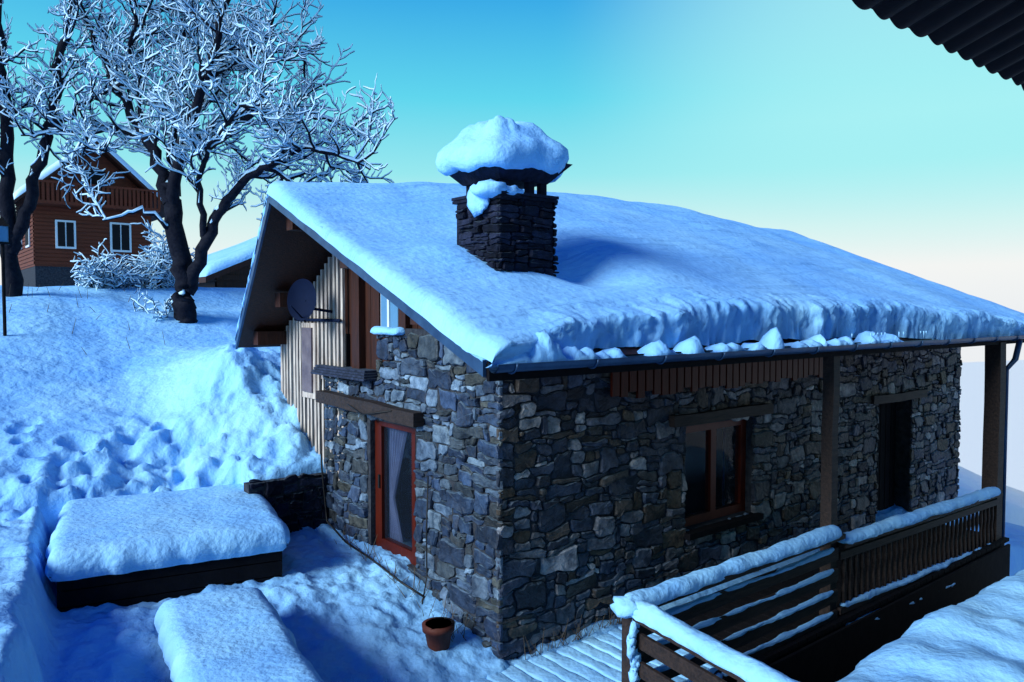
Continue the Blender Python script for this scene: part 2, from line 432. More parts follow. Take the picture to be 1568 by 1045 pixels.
lg.obj('slate_ledge', SLATE, house)
sn = MB(); pillow(sn, (-.1, 1.6, 2.90), (1, 0, 0), (0, 1, 0), .2, .62, .06, .07, amp=.02)
sn.obj('ledge_snow', SNOW, house, True)
ln = MB(); ln.beam((-.09, 1.2, 2.04), (-.09, 3.45, 2.10), .13, .14, 0, .03); ln.beam((2.3, -.05, 1.95), (4.15, -.05, 1.95), .10, .12, 0, .016); ln.beam((6.7, -.05, 1.85), (8.4, -.05, 1.85), .10, .12, 0, .016)
ln.obj('timber_lintels', WOODH, house)
dr = MB(); y0, y1, z0, z1 = 1.41, 2.37, .42, 1.94
dr.box(.06, .14, y0, y0 + .09, z0, z1); dr.box(.06, .14, y1 - .09, y1, z0, z1); dr.box(.06, .14, y0 + .09, y1 - .09, z1 - .09, z1); dr.box(.06, .14, y0 + .09, y1 - .09, z0, z0 + .16)
dr.box(.05, .12, y0 + .09, y0 + .16, z0 + .16, z1 - .09); dr.box(.05, .12, y1 - .16, y1 - .09, z0 + .16, z1 - .09)
dr.box(.085, .09, y0 + .16, y1 - .16, z0 + .16, z1 - .09, 1)
dr.box(.5, .52, .8, 3., .0, 2.4, 2); dr.box(.03, .049, y1 - .14, y1 - .11, 1.15, 1.3, 2)
dr.obj('glazed_door', [REDW, GLASS, INT], house)
cu = MB(); P = []
for j in range(9):
    z = z0 + .15 + (z1 - .1 - z0 - .15) * j / 8; row = []
    for i in range(33):
        y = y0 + .12 + .72 * i / 32; pinch = .25 + .75 * abs((j - 3) / 5.)
        yy = y1 - .15 - (y1 - .15 - y) * pinch * .55
        row.append((.17 + .025 * math.sin(i * 1.3), yy, z))
    P.append(row)
cu.grid(P); cu.obj('door_curtain', CURT, house, True)
fw = MB(); x0, x1, z0, z1 = 2.6, 3.88, .70, 1.86
for (a, b, c, d) in ((x0, x0 + .1, z0, z1), (x1 - .1, x1, z0, z1), (x0 + .1, x1 - .1, z1 - .1, z1), (x0 + .1, x1 - .1, z0, z0 + .1), ((x0 + x1) / 2 - .05, (x0 + x1) / 2 + .05, z0 + .1, z1 - .1)):
    fw.box(a, b, .10, .18, c, d)
fw.box(x0 + .1, x1 - .1, .135, .14, z0 + .1, z1 - .1, 1); fw.box(x0 - .1, x1 + .1, .5, .52, z0 - .2, z1 + .2, 2)
fw.box(x0 - .06, x1 + .06, -.12, .09, z0 - .07, z0 - .004, 3)
fw.obj('front_window', [mk('window_frame', (.09, .009, .004), (.13, .015, .005), rough=.5, bump=.1), GLASS, INT, DARK], house)
fd = MB(); fd.box(7.0, 8.1, .25, .3, -.3, 1.78, 0)
for i in range(6): fd.box(7.06 + i * .17, 7.06 + i * .17 + .15, .22, .248, -.3, 1.72, 0)
fd.obj('front_door', DARK, house)
eb = MB(); x = 1.35
while x < 5.3:
    eb.box(x, x + .10, -.085, -.055, 2.28 + rnd.uniform(-.04, .04), 2.95); x += .125
eb.obj('eave_boards', REDW, house)
g = MB(); P = []
for k in range(9):
    an = math.pi + math.pi * k / 8; P.append([(x, -1.40 + .06 * math.cos(an), 2.79 + .06 * math.sin(an)) for x in [-1.15 + i * .5 for i in range(25)]])
g.grid(P)
g.grid([[(p[0], -1.40 + (p[1] + 1.40) * .9, 2.79 + (p[2] - 2.79) * .9) for p in r_] for r_ in P], 0, True)
for i in range(16):
    x = -1.0 + i * .75
    g.tube([(x, -1.40 + .067 * math.cos(math.pi + math.pi * k / 8), 2.79 + .067 * math.sin(math.pi + math.pi * k / 8)) for k in range(9)], .008, 5)
g.tube([(8.25, -1.40, 2.72), (8.25, -1.35, 2.45), (8.05, -1.30, 2.3), (8.05, -1.3, -1.2)], .04, 8)
g.obj('gutter', GUT, house, True)
ps = MB()
ps.beam((3.38, -1.25, -1.3), (3.38, -1.25, 2.70), .12, .12, 0, .012); ps.beam((7.8, -1.25, -1.6), (7.8, -1.25, 2.70), .2, .2, 0, .01)
ps.obj('porch_posts', WOODH, house)

sw = MB()
def thick(x, y):
    t = .12 + .25 * ss(-1., 2.0, x)
    t += .06 * FN(x * .45, y * .45, 2, 3) * (1 - ss(8, 10, x))
    rip = ss(2., 5.5, x) * (1 - .5 * ss(9, 10.5, x))
    t += rip * .024 * math.sin((y * 3.2 + x * 1.15 + 1.6 * N(x * .5, y * .5)) * 3.0) * (.5 + .6 * N(x * .9, y * .9, 4))
    t += .012 * N(x * 2.5, y * 2.5, 2)
    t -= .30 * ss(4.2, 10.9, x) ** 1.3
    d = math.hypot(x - 1.0, y + .05); t -= .18 * math.exp(-(d / .42) ** 2)
    d = math.hypot(x + .25, y - .4); t += .06 * math.exp(-(d / .4) ** 2)
    return max(.07, t)
us = [0, .002, .005, .009, .015, .025, .05] + [.05 + .95 * i / 420 for i in range(1, 404)] + [.97, .98, .988, .994, 1.]
vs = [0, .003, .007, .012, .018, .026, .036, .048, .06, .07, .08] + [.08 + .92 * i / 90 for i in range(1, 91)]
P = []
for v in vs:
    row = []
    for u in us:
        A = FN_.lerp(FF, u); B = RN.lerp(RF, u); p = A.lerp(B, v)
        mid_ = ss(-.85, -.3, p.x) * (1 - ss(4.4, 6.2, p.x))
        ret = (.13 + .10 * N(p.x * 1.7, 3) + .05 * N(p.x * 4, 7) + .03 * N(p.x * 13, 1)) * mid_ - .09 * (1 - mid_)
        L = 4.38; dv = v * L; p = A.lerp(B, min(1, (dv + ret * (1 - v)) / L)) if dv + ret > 0 else A + (A - B).normalized() * -(dv + ret) * .9
        e = .26; a = 1 - clamp(dv / e); ea = .12; b = 1 - clamp(u * 12 / ea); eb_ = .7; c = 1 - clamp((1 - u) * 12 / eb_)
        k = math.sqrt(max(0, 1 - a * a)) * math.sqrt(max(0, 1 - b * b)) * math.sqrt(max(0, 1 - c * c))
        s3 = dv * 1.6 + p.z
        lump = (1 - ss(.0, .5, dv)) * (.055 * N(p.x * 2.6, s3 * 3, 3) + .035 * N(p.x * 6.5, s3 * 9, 8) + .030 * N(p.x * 13, s3 * 17, 5) + .014 * N(p.x * 25, s3 * 30, 5))
        z = p.z + .014 + (thick(p.x, p.y) + lump * .7) * k
        yo = -.13 * math.sin(math.pi * clamp(dv / e)) * (1 if dv < e else 0) + (lump * -1.2 if dv < .5 else 0)
        row.append((p.x - .05 * b + .05 * c + .02 * N(p.y * 3, 2) * b, p.y + yo, z))
    P.append(row)
ridge = P[-1]; P2 = [ridge]
for v in [.02, .05, .1, .18, .3, .5, .7, .85, .94, .98, 1.]:
    row = []
    for i, u in enumerate(us):
        p = RN.lerp(RF, u).lerp(BN.lerp(BF, u), v); t0 = ridge[i][2] - RN.lerp(RF, u).z
        kk = math.sqrt(max(0, 1 - clamp((v - .9) / .1) ** 2))
        row.append((p.x - .04, p.y, p.z + .01 + max(0, t0 - .01) * kk * (1 + .2 * N(p.x * 2, p.y * 2) * min(1, v * 5)) + .05 * math.sin(math.pi * clamp(v / .25))))
    P2.append(row)
sw.grid(P); sw.grid(P2)
for (a, b) in ((FN_, RN), (RN, BN)):
    n = 90; pts = []; rr = []
    for i in range(n + 1):
        p = a.lerp(b, i / n); pts.append(p + Vector((.005 + .015 * N(p.y * 4, 1), 0, .035 + .008 * N(p.y * 5, 2)))); rr.append(.042 + .014 * N(p.y * 5, 5) + .010 * N(p.y * 13, 5))
    sw.tube(pts, rr, 8)
def remnant(x0, x1, h, seed):
    n = max(6, int((x1 - x0) / .025)); P = []
    for j, (yy, zz) in enumerate(((-1.45, -.03), (-1.455, .35), (-1.42, .8), (-1.37, 1.), (-1.31, .9), (-1.24, .7))):
        row = []
        for i in range(n + 1):
            t = i / n; x = x0 + (x1 - x0) * t; pr = (math.sin(math.pi * t) ** .6) * (.5 + 1.0 * N(x * 5, seed) + .7 * N(x * 14, seed + j * .3))
            pr = max(0, pr); row.append((x, yy + (1 - min(1, pr)) * .03, 2.785 + h * zz * pr + (0.0 if j else -.01)))
        P.append(row)
    sw.grid(P)
r3 = random.Random(11)
remnant(-1.13, -.15, .18, 2.2); x = -.2
while x < 4.4:
    w_ = r3.uniform(.12, .6); remnant(x, x + w_, r3.uniform(.07, .17), x * 3.1); x += w_ + r3.uniform(-.05, .26)
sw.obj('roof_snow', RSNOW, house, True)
ic = MB()
for i in range(26):
    x = r3.uniform(3.5, 9); l = r3.uniform(.03, .10); ic.tube([(x, -1.40, 2.90), (x, -1.40, 2.90 - l)], [.008, .001], 5)
ic.obj('icicles', SNOW, house, True)

# chimney
ch = MB(); cx0, cx1, cy0, cy1 = -.04, .6, -.04, .6
ch.box(cx0, cx1, cy0, cy1, 2.9, 4.12, 0, (.008, .011, .024))
DK = [(.007, .010, .024), (.011, .015, .034), (.005, .007, .018), (.015, .019, .038)]
for (O, U, Nn, W) in (((cx0 - .03, cy0, 3.2), (1, 0, 0), (0, -1, 0), .70), ((cx0, cy0 - .03, 3.2), (0, 1, 0), (-1, 0, 0), .70), ((cx1, cy0 - .03, 3.2), (0, 1, 0), (1, 0, 0), .70)):
    rubble(ch, O, U, Nn, W, .96, cu=.05, cv=.03, wmin=3, wmax=8, hmax=2, prot=(.008, .05), cols=DK, seed=21, gap=.004, warp=.25)
for k in range(2): ch.box(cx0 - .03 - .01 * k, cx1 + .03, cy0 - .03 - .012 * k, cy1 + .03, 4.13 + k * .03, 4.156 + k * .03, 0, DK[k])
for (px, py) in ((.08, .04), (.53, .04), (.08, .53), (.53, .53), (.38, .04)):
    ch.box(px - .04, px + .03, py - .03, py + .03, 4.187, 4.36, 0, DK[0])
ch.hexa([(cx0 + .04, cy0 + .04, 4.30), (cx1 - .04, cy0 + .04, 4.30), (cx1 - .04, cy1 - .04, 4.30), (cx0 + .04, cy1 - .04, 4.30), (cx0 - .13, cy0 - .12, 4.48), (cx1 + .13, cy0 - .12, 4.48), (cx1 + .13, cy1 + .12, 4.48), (cx0 - .13, cy1 + .12, 4.48)], 0, DK[1])
ch.obj('chimney', SLATE, house)
cs = MB(); C0 = Vector((.27, .28, 4.50)); P = []
nu = 72
prof = [(.50, -.02), (.60, -.09), (.69, -.12), (.76, -.07), (.78, .01), (.74, .09), (.66, .14), (.57, .18), (.51, .22), (.46, .275), (.38, .325), (.24, .35), (.08, .358), (.0, .358)]
for (rr_, zz) in prof:
    row = []
    for i in range(nu + 1):
        an = 2 * math.pi * (i % nu) / nu; ca, sa = math.cos(an), math.sin(an)
        q = .66 / (abs(ca) ** 4 + abs(sa) ** 4) ** .25
        k = 1 + .12 * N(ca * 1.6, sa * 1.6, zz * 2.5 + 4) + .06 * N(ca * 4, sa * 4, zz * 6)
        row.append(C0 + Vector((ca * rr_ * q * k - .02, sa * rr_ * q * k, zz + .07 * N(ca * 1.8, sa * 1.8, rr_ * 2) * min(1, rr_ * 3) + .035 * N(ca * 5, sa * 5, rr_ * 3) * min(1, rr_ * 3))))
    P.append(row)
cs.grid(P)
cs.blob((-.05, .06, 4.20), (.16, .17, .08), 0, .35, 2.); cs.blob((.10, -.02, 4.19), (.14, .09, .05), 0, .4, 1.); cs.blob((-.09, .20, 4.12), (.07, .13, .12), 0, .5, 6.)
cs.obj('chimney_snow', SNOW, house, True)

sdh = empty('satellite_dish', (-.35, 3.4, 3.26)); d = MB()
n_ = (-F + Vector((-.55, 0, .15))).normalized(); a_ = n_.cross(Vector((0, 0, 1))).normalized(); b_ = n_.cross(a_); C = Vector((-.33, 3.34, 3.26)); P = []
for j in range(7):
    r_ = .25 * j / 6; P.append([tuple(C + a_ * r_ * .8 * math.cos(2 * math.pi * i / 28) + b_ * r_ * math.sin(2 * math.pi * i / 28) + n_ * (.07 * (j / 6) ** 2)) for i in range(29)])
d.grid(P); d.tube([C, C + Vector((.12, .05, -.1)), Vector((.02, 3.3, 3.12))], .018, 6); d.tube([C - Vector((0, 0, .25)), C + n_ * .3 - Vector((0, 0, .1))], .01, 5)
d.tube([(-.04, 3.0, 3.02), (-.04, 4.3, 3.02)], .02, 6)
d.obj('dish', DISH, sdh, True)

cb = empty('wall_cable', (-.1, 3.4, 1.5)); c = MB()
c.tube([(-.08, 3.45, 2.3), (-.12, 3.4, 1.8), (-.1, 3.42, 1.2), (-.14, 3.2, .6), (-.2, 2.6, .5), (-.3, 1.8, .52), (-.3, 1.2, .44), (-.22, .9, .36)], .012, 5)
c.tube([(-.08, 1.05, 1.5), (-.12, 1.02, 1.0), (-.1, 1.05, .5), (-.25, .9, .3)], .008, 5)
c.tube([(-.06, 3.42, 2.2), (-.12, 2.9, 2.12), (-.19, 2.2, 2.0), (-.17, 1.6, 2.1)], .007, 5)
c.obj('cable', BLACK, cb, True)

# ---------------------------------------------------------------- deck & railing
deck = empty('porch_deck', (3, -.7, 0)); d = MB(); ds = MB(); x = -.42
while x < 7.9:
    y1 = -.09; y0 = -1.42
    d.box(x, x + .15, y0, y1, -.10, -.055)
    if x < 1.6: pillow(ds, (x - .008, y0, -.055), (1, 0, 0), (0, 1, 0), .166, y1 - y0, .03, .03, step=.09, amp=.018, fq=6, edgej=.02)
    x += .165
d.box(-.42, 7.9, -1.38, -1.3, -.3, -.11); d.box(.3, 7.9, -1.46, -1.43, -1.1, -.12)
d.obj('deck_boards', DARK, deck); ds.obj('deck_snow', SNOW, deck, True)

rail = empty('wooden_railing', (3, -1.3, .4)); w = MB(); s = MB()
def snowrail(a, b, wd=.16, T=.07, z=.03):
    a = Vector(a); b = Vector(b); U = (b - a); L = U.length; Un = U.normalized(); V = -Un.cross(Vector((0, 0, 1))).normalized()
    pillow(s, a - V * wd / 2 + Vector((0, 0, z)), Un, V, L, wd, T, wd * .48, step=.07, amp=.024, fq=4., edgej=.035)
w.beam((.25, -1.36, -.9), (.25, -1.36, .84), .12, .12)
w.beam((.18, -1.36, .82), (3.4, -1.36, .82), .13, .05); snowrail((.14, -1.36, .82), (3.36, -1.36, .82), .18, .09)
for z in (.62, .40, .18, -.04):
    w.beam((.3, -1.34, z), (3.4, -1.34, z), .03, .13, 0, .006); snowrail((.32, -1.355, z + .05), (3.3, -1.355, z + .05), .05, .015, .015)
w.beam((3.45, -1.34, .70), (7.75, -1.34, .60), .13, .05); snowrail((3.42, -1.34, .70), (7.7, -1.34, .60), .17, .08)
w.beam((3.45, -1.33, .58), (7.75, -1.33, .48), .04, .08); w.beam((3.45, -1.33, .0), (7.75, -1.33, -.14), .06, .07); snowrail((3.5, -1.34, .02), (7.7, -1.34, -.12), .08, .035, .02)
w.beam((3.45, -1.38, -.22), (7.75, -1.38, -.38), .06, .1); snowrail((3.5, -1.40, -.19), (7.7, -1.40, -.35), .1, .04, .02)
for i in range(32):
    x = 3.55 + i * .13; o = -.1 * (x - 3.45) / 4.3
    w.tube([(x, -1.33, .0 + o * 1.3), (x, -1.33, .1 + o), (x, -1.33, .28 + o), (x, -1.33, .4 + o), (x, -1.33, .56 + o)], [.016, .026, .014, .026, .016], 6)
w.beam((.22, -1.45, .80), (-.05, -3.6, .72), .13, .05); snowrail((.22, -1.38, .80), (-.05, -3.6, .72), .19, .095)
for z in (.6, .38, .16): w.beam((.24, -1.42, z), (-.02, -3.6, z - .08), .03, .12)
w.beam((.1, -2.5, -.9), (.1, -2.5, .72), .1, .1)
s.blob((.2, -1.38, .86), (.14, .14, .07), 0, .4, 2.)
for k in range(14): s.blob((.185 + rnd.uniform(-.03, .03), -1.43, .76 - k * .075), (.04, .035, rnd.uniform(.04, .08)), 0, .9, k * 1.1, 8, 6)
w.obj('rails', WOODH, rail); s.obj('rail_snow', SNOW, rail, True)
lt = empty('lower_shade_floor', (4, -2.1, -1)); d = MB(); x = .3
while x < 8: d.box(x, x + .18, -2.75, -1.47, -1.03, -.98); x += .19
d.obj('shade_boards', DARK, lt)  # dark floor added over the gap; its shade is put into the board colour
sb = empty('snow_covered_woodshed', (4, -3.6, 0)); d = MB(); d.box(.62, 7.6, -4.6, -2.68, -1.5, .34); d.obj('shed_body', DARK, sb)
s = MB(); pillow(s, (.40, -4.7, .33), (1, 0, 0), (0, 1, 0), 7.2, 2.20, .26, .30, step=.06, amp=.10, fq=1.8, tuck=.06, edgej=.08); s.obj('shed_snow', SNOW, sb, True)

nb = empty('neighbour_chalet', (0, -6, 3)); m = MB(); P = []; Q = []
for yy in (-3.42, -3.8, -5, -6.5, -8.5):
    P.append([(-3.0 + i * .02, yy + .03 * N(i * .05, 2) * (yy > -3.5), 4.74 + .36 * (-3.42 - yy) + .028 * abs(math.sin(math.pi * (i * .02) / .21))) for i in range(560)])
    Q.append([(-3.0 + i * .02, yy + .03 * N(i * .05, 2) * (yy > -3.5), 4.68 + .36 * (-3.42 - yy) - .03 * abs(math.sin(math.pi * (i * .02) / .21))) for i in range(560)])
m.grid(P); m.grid(Q, 0, True); m.grid([Q[0], P[0]])
m.obj('corrugated_eave', TILE, nb)
m = MB(); m.box(-3, 8, -8.4, -7.6, -1, 5.6)
for i in range(14): m.beam((-2.8 + i * .8, -3.9, 4.73), (-2.8 + i * .8, -7.7, 6.08), .1, .12)
m.obj('neighbour_wall', DARK, nb)

# ---------------------------------------------------------------- garden box, table, retaining wall, pot
bx = empty('snow_covered_log_box', (-2, 3.3, .5)); d = MB()
d.obox(BO, BU, BV, .08, 1.96, .06, 1.98, .0, .80)
for k in range(5): d.obox(BO, BU, BV, .05, 1.99, .02, .05, .06 + k * .15, .2 + k * .15)
d.obox(BO, BU, BV, 0, 2.04, 0, 2.04, .80, .85); d.obj('box_body', DARK, bx)
s = MB(); pillow(s, BO - BU * .05 - BV * .05 + Vector((0, 0, .835)), BU, BV, 2.14, 2.24, .185, .13, step=.05, amp=.025, fq=1.7, tuck=.06, edgej=.05); s.obj('box_snow', SNOW, bx, True)
tb = empty('snow_covered_picnic_table', (-2.2, 0, .5)); d = MB()
ux = Vector((.985, -.17, 0)); vy = Vector((-.17, -.985, 0)).normalized(); o = Vector((-2.5, 1.42, 0))
def tp(u, v, z): return tuple(o + ux * u + vy * v + Vector((0, 0, z)))
for k in range(5): d.beam(tp(.08 + k * .165, .02, .55), tp(.08 + k * .165, 2.7, .55), .155, .04)
for v in (.4, 2.2):
    d.beam(tp(.1, v, .0), tp(.3, v, .52), .08, .08); d.beam(tp(.72, v, .0), tp(.5, v, .52), .08, .08); d.beam(tp(.2, v, .28), tp(.6, v, .28), .06, .08)
d.obj('table_frame', DARK, tb)
s = MB(); pillow(s, tp(-.03, -.05, .56), ux, vy, .88, 2.8, .18, .12, step=.05, amp=.022, fq=2, tuck=.03, edgej=.04)
s.obj('table_snow', SNOW, tb, True)
rw = empty('retaining_wall', (-.5, 3.45, .6)); d = MB(); d.box(-1.0, -.02, 3.44, 3.6, .1, 1.12, 1, (.05, .05, .06))
rubble(d, (-1.0, 3.44, .1), (1, 0, 0), (0, -1, 0), .98, 1.05, cu=.06, cv=.05, cols=DK, seed=31)
d.obj('dry_stone', [SLATE, MORTAR], rw)
pt = empty('terracotta_pot', (-.42, .38, .1)); d = MB(); px, py, pz = -.42, .36, H(-.42, .36, False) - .03
d.tube([(px, py, pz), (px, py, pz + .2), (px, py, pz + .2), (px, py, pz + .26), (px, py, pz + .26), (px, py, pz + .2)], [.09, .125, .145, .15, .12, .11], 20, 0, False)
d.obj('pot', POT, pt, True); s = MB(); s.blob((px, py, pz + .17), (.11, .11, .04), 0, .3, 1); s.obj('pot_soil', DARK, pt, True)
tw = MB(); r5 = random.Random(9)
for i in range(110):
    x = r5.choice([r5.uniform(-.3, -.1), r5.uniform(.2, 1.6)]); y = r5.uniform(.1, 2.8) if x < 0 else -.1; z = H(x, y, False) if x < 0 else -.03
    tw.tube([(x, y, z), (x + r5.uniform(-.1, .1), y + r5.uniform(-.1, .1), z + r5.uniform(.08, .25))], [.004, .002], 4)
for i in range(60):
    x = r5.uniform(-5, 0); y = r5.uniform(8, 12); z = H(x, y, False)
    tw.tube([(x, y, z), (x + r5.uniform(-.1, .1), y, z + r5.uniform(.1, .3))], [.006, .003], 4)
tw.obj('dry_grass', mk('dry_grass', (.07, .05, .035), (.12, .09, .06), bump=0))

# ---------------------------------------------------------------- trees
def rv(r): return Vector((r.uniform(-1, 1), r.uniform(-1, 1), r.uniform(-1, 1)))
def branch(mb, pts, r0, r1, n, snowk=1.):
    L = len(pts); rad = [r0 + (r1 - r0) * i / (L - 1) for i in range(L)]
    mb.tube(pts, rad, n, 0, False)
    sp = []; sr = []
    for i, p in enumerate(pts):
        t = (pts[min(i + 1, L - 1)] - pts[max(i - 1, 0)]).normalized(); h = math.sqrt(max(.0, 1 - t.z * t.z))
        w_ = min(rad[i], .09)
        sr.append((w_ * .62 + .015) * (.22 + .78 * h) * snowk * (1 + .35 * N(p.x * 5, p.y * 5, p.z * 5))); sp.append(p + Vector((0, 0, (rad[i] * .75) * h + .012)) - F * rad[i] * .7 * (1 - h))
    sr[-1] *= .7
    mb.tube(sp, sr, n if n < 5 else 6, 1, False)
def grow(mb, r, p, d, length, rad, lvl, maxl, up=.12):
    n = 3 if lvl >= maxl else (4 if lvl == maxl - 1 else 6); pts = [p.copy()]; d = d.normalized()
    for i in range(n):
        d = (d + rv(r) * .36 + Vector((0, 0, up))).normalized(); pts.append(pts[-1] + d * length / n)
    branch(mb, pts, rad, max(.005, rad * .4), 3 if lvl >= maxl - 1 else 4)
    if lvl >= maxl: return
    k = int(length / (.115 if lvl >= maxl - 1 else .14)) + 1
    for i in range(k):
        t = (i + r.uniform(.3, 1.)) / k * n; j = min(n - 1, int(t)); q = pts[j].lerp(pts[j + 1], min(1, t - j)); tt = (pts[j + 1] - pts[j]).normalized()
        s_ = tt.cross(rv(r)).normalized(); dd = tt * .6 + s_ * r.uniform(.5, 1.)
        grow(mb, r, q, dd, length * r.uniform(.32, .55), max(.007, rad * .48), lvl + 1, maxl, up)
def tree(name, base, limbs, seed, dens=.3, blen=1.25, rk=.8):
    r = random.Random(seed); mb = MB(); B = Vector((base[0], base[1], H(base[0], base[1], False) - .15))
    for (pl_, r0, r1, st_) in limbs:
        r0 *= rk; r1 *= rk
        pts = []
        for i, (a, h, dp) in enumerate(pl_): pts.append(B + R * a + F * dp + Vector((0, 0, h)))
        sm = []
        for i in range(len(pts) - 1):
            p0 = pts[max(i - 1, 0)]; p1 = pts[i]; p2 = pts[i + 1]; p3 = pts[min(i + 2, len(pts) - 1)]
            for k in range(6):
                t = k / 6; sm.append(.5 * ((2 * p1) + (p2 - p0) * t + (2 * p0 - 5 * p1 + 4 * p2 - p3) * t * t + (3 * p1 - p0 - 3 * p2 + p3) * t ** 3) + rv(r) * .05 * (1 if sm else 0))
        sm.append(pts[-1]); branch(mb, sm, r0, r1, 9)
        for i in range(len(sm) - 1):
            seg = sm[i + 1] - sm[i]; fr = i / len(sm)
            if fr < st_: continue
            nb_ = seg.length / dens
            k = int(nb_) + (1 if r.random() < nb_ - int(nb_) else 0)
            for _ in range(k):
                t = seg.normalized(); s_ = t.cross(rv(r)).normalized(); dd = t * .55 + s_ * r.uniform(.6, 1.1) + Vector((0, 0, .15))
                grow(mb, r, sm[i].lerp(sm[i + 1], r.random()), dd, blen * r.uniform(.5, 1.15) * (1.1 - .4 * fr), .024 + .012 * (1 - fr), 1, 3)
    return mb.obj(name, [BARK, TSNOW], None, True)
limbs1 = [
 ([(0, 0, 0), (-.03, .5, 0), (-.06, 1.1, 0), (-.2, 2.3, .05), (-.3, 2.75, .1)], .25, .16, 2),
 ([(-.25, 2.3, 0), (-.7, 3.4, .2), (-1.4, 4.5, .5), (-2.0, 5.6, .7), (-2.5, 7.0, .8)], .14, .03, .15),
 ([(-.2, 2.3, 0), (.1, 3.3, -.2), (.55, 4.3, -.4), (.95, 5.5, -.5), (1.3, 7.2, -.5)], .14, .03, .15),
 ([(.03, .7, 0), (.45, 1.6, -.1), (.85, 2.3, -.3), (1.6, 2.85, -.5), (2.5, 3.1, -.7), (3.5, 2.75, -.8)], .15, .02, .3),
 ([(.1, 3.3, -.2), (.8, 3.7, 0), (1.6, 4.0, .2), (2.4, 3.9, .4), (3.1, 3.6, .5)], .08, .015, .1),
 ([(.55, 4.3, -.4), (1.1, 4.9, .1), (1.7, 5.1, .3), (2.1, 5.0, .5)], .07, .015, .1),
 ([(-.7, 3.4, .2), (-1.5, 3.75, .3), (-2.2, 3.6, .2), (-2.9, 3.5, 0)], .08, .015, .1),
 ([(-.2, 2.6, .1), (-.4, 3.8, .6), (-.3, 5.2, .9), (-.3, 7.2, 1.)], .11, .03, .2),
 ([(.45, 1.6, -.1), (.5, 2.6, -.5), (1.0, 3.4, -.9), (1.8, 3.9, -1.2)], .08, .015, .2),
 ([(-.15, 1.8, 0), (-.6, 2.1, -.4), (-1.1, 1.9, -.7)], .05, .01, .8),
 ([(-1.4, 4.5, .5), (-1.0, 5.4, .3), (-.9, 6.6, .2)], .07, .02, .1),
 ([(1.6, 2.85, -.5), (2.2, 2.5, -.2), (2.9, 2.3, 0)], .05, .015, .1),
 ([(.1, 3.3, -.2), (.2, 4.4, .5), (.4, 5.4, .9), (.5, 6.8, 1.1)], .07, .02, .1),
]
tree('snowy_tree', (.0, 9.2), limbs1, 5, .19, 1.3, .85)
limbs2 = [
 ([(0, 0, 0), (0, 1.5, 0), (-.05, 3, 0), (-.12, 5, 0), (-.15, 7.3, 0)], .18, .07, .3),
 ([(.0, .9, 0), (.35, 2.0, .1), (.65, 3.2, .2), (.8, 4.5, .3), (1.2, 5.8, .3), (1.5, 7.2, .3)], .14, .05, .35),
 ([(-.02, 1.6, 0), (-.6, 3.0, 0), (-1.2, 4.5, .1), (-1.5, 6.5, .1)], .1, .04, .2),
 ([(.65, 3.2, .2), (1.3, 3.9, .6), (1.9, 5.0, .9), (2.2, 6.2, 1)], .07, .02, .2),
]
tree('snowy_tree', (-2.43, 11.3), limbs2, 8, .24, 1.2, .85)
def bush(name, x, y, h, w, seed, n=42):
    r = random.Random(seed); mb = MB(); z = H(x, y, False) - .1
    for i in range(n):
        an = r.uniform(0, 6.28); sp = r.uniform(.05, 1) * w
        d = Vector((math.cos(an) * sp, math.sin(an) * sp, h * r.uniform(.4, 1.)))
        grow(mb, r, Vector((x + r.uniform(-.2, .2), y + r.uniform(-.2, .2), z)), d, d.length * .75, .022, 1, 3, -.05)
    return mb.obj(name, [BARK, TSNOW], None, True)
bush('snowy_bush', -.75, 12.4, 1.0, .85, 3, 46); bush('snowy_bush', .35, 12.6, 1.6, .6, 4, 30)
bush('snowy_bush', -.25, 9.5, .7, .35, 12, 10)

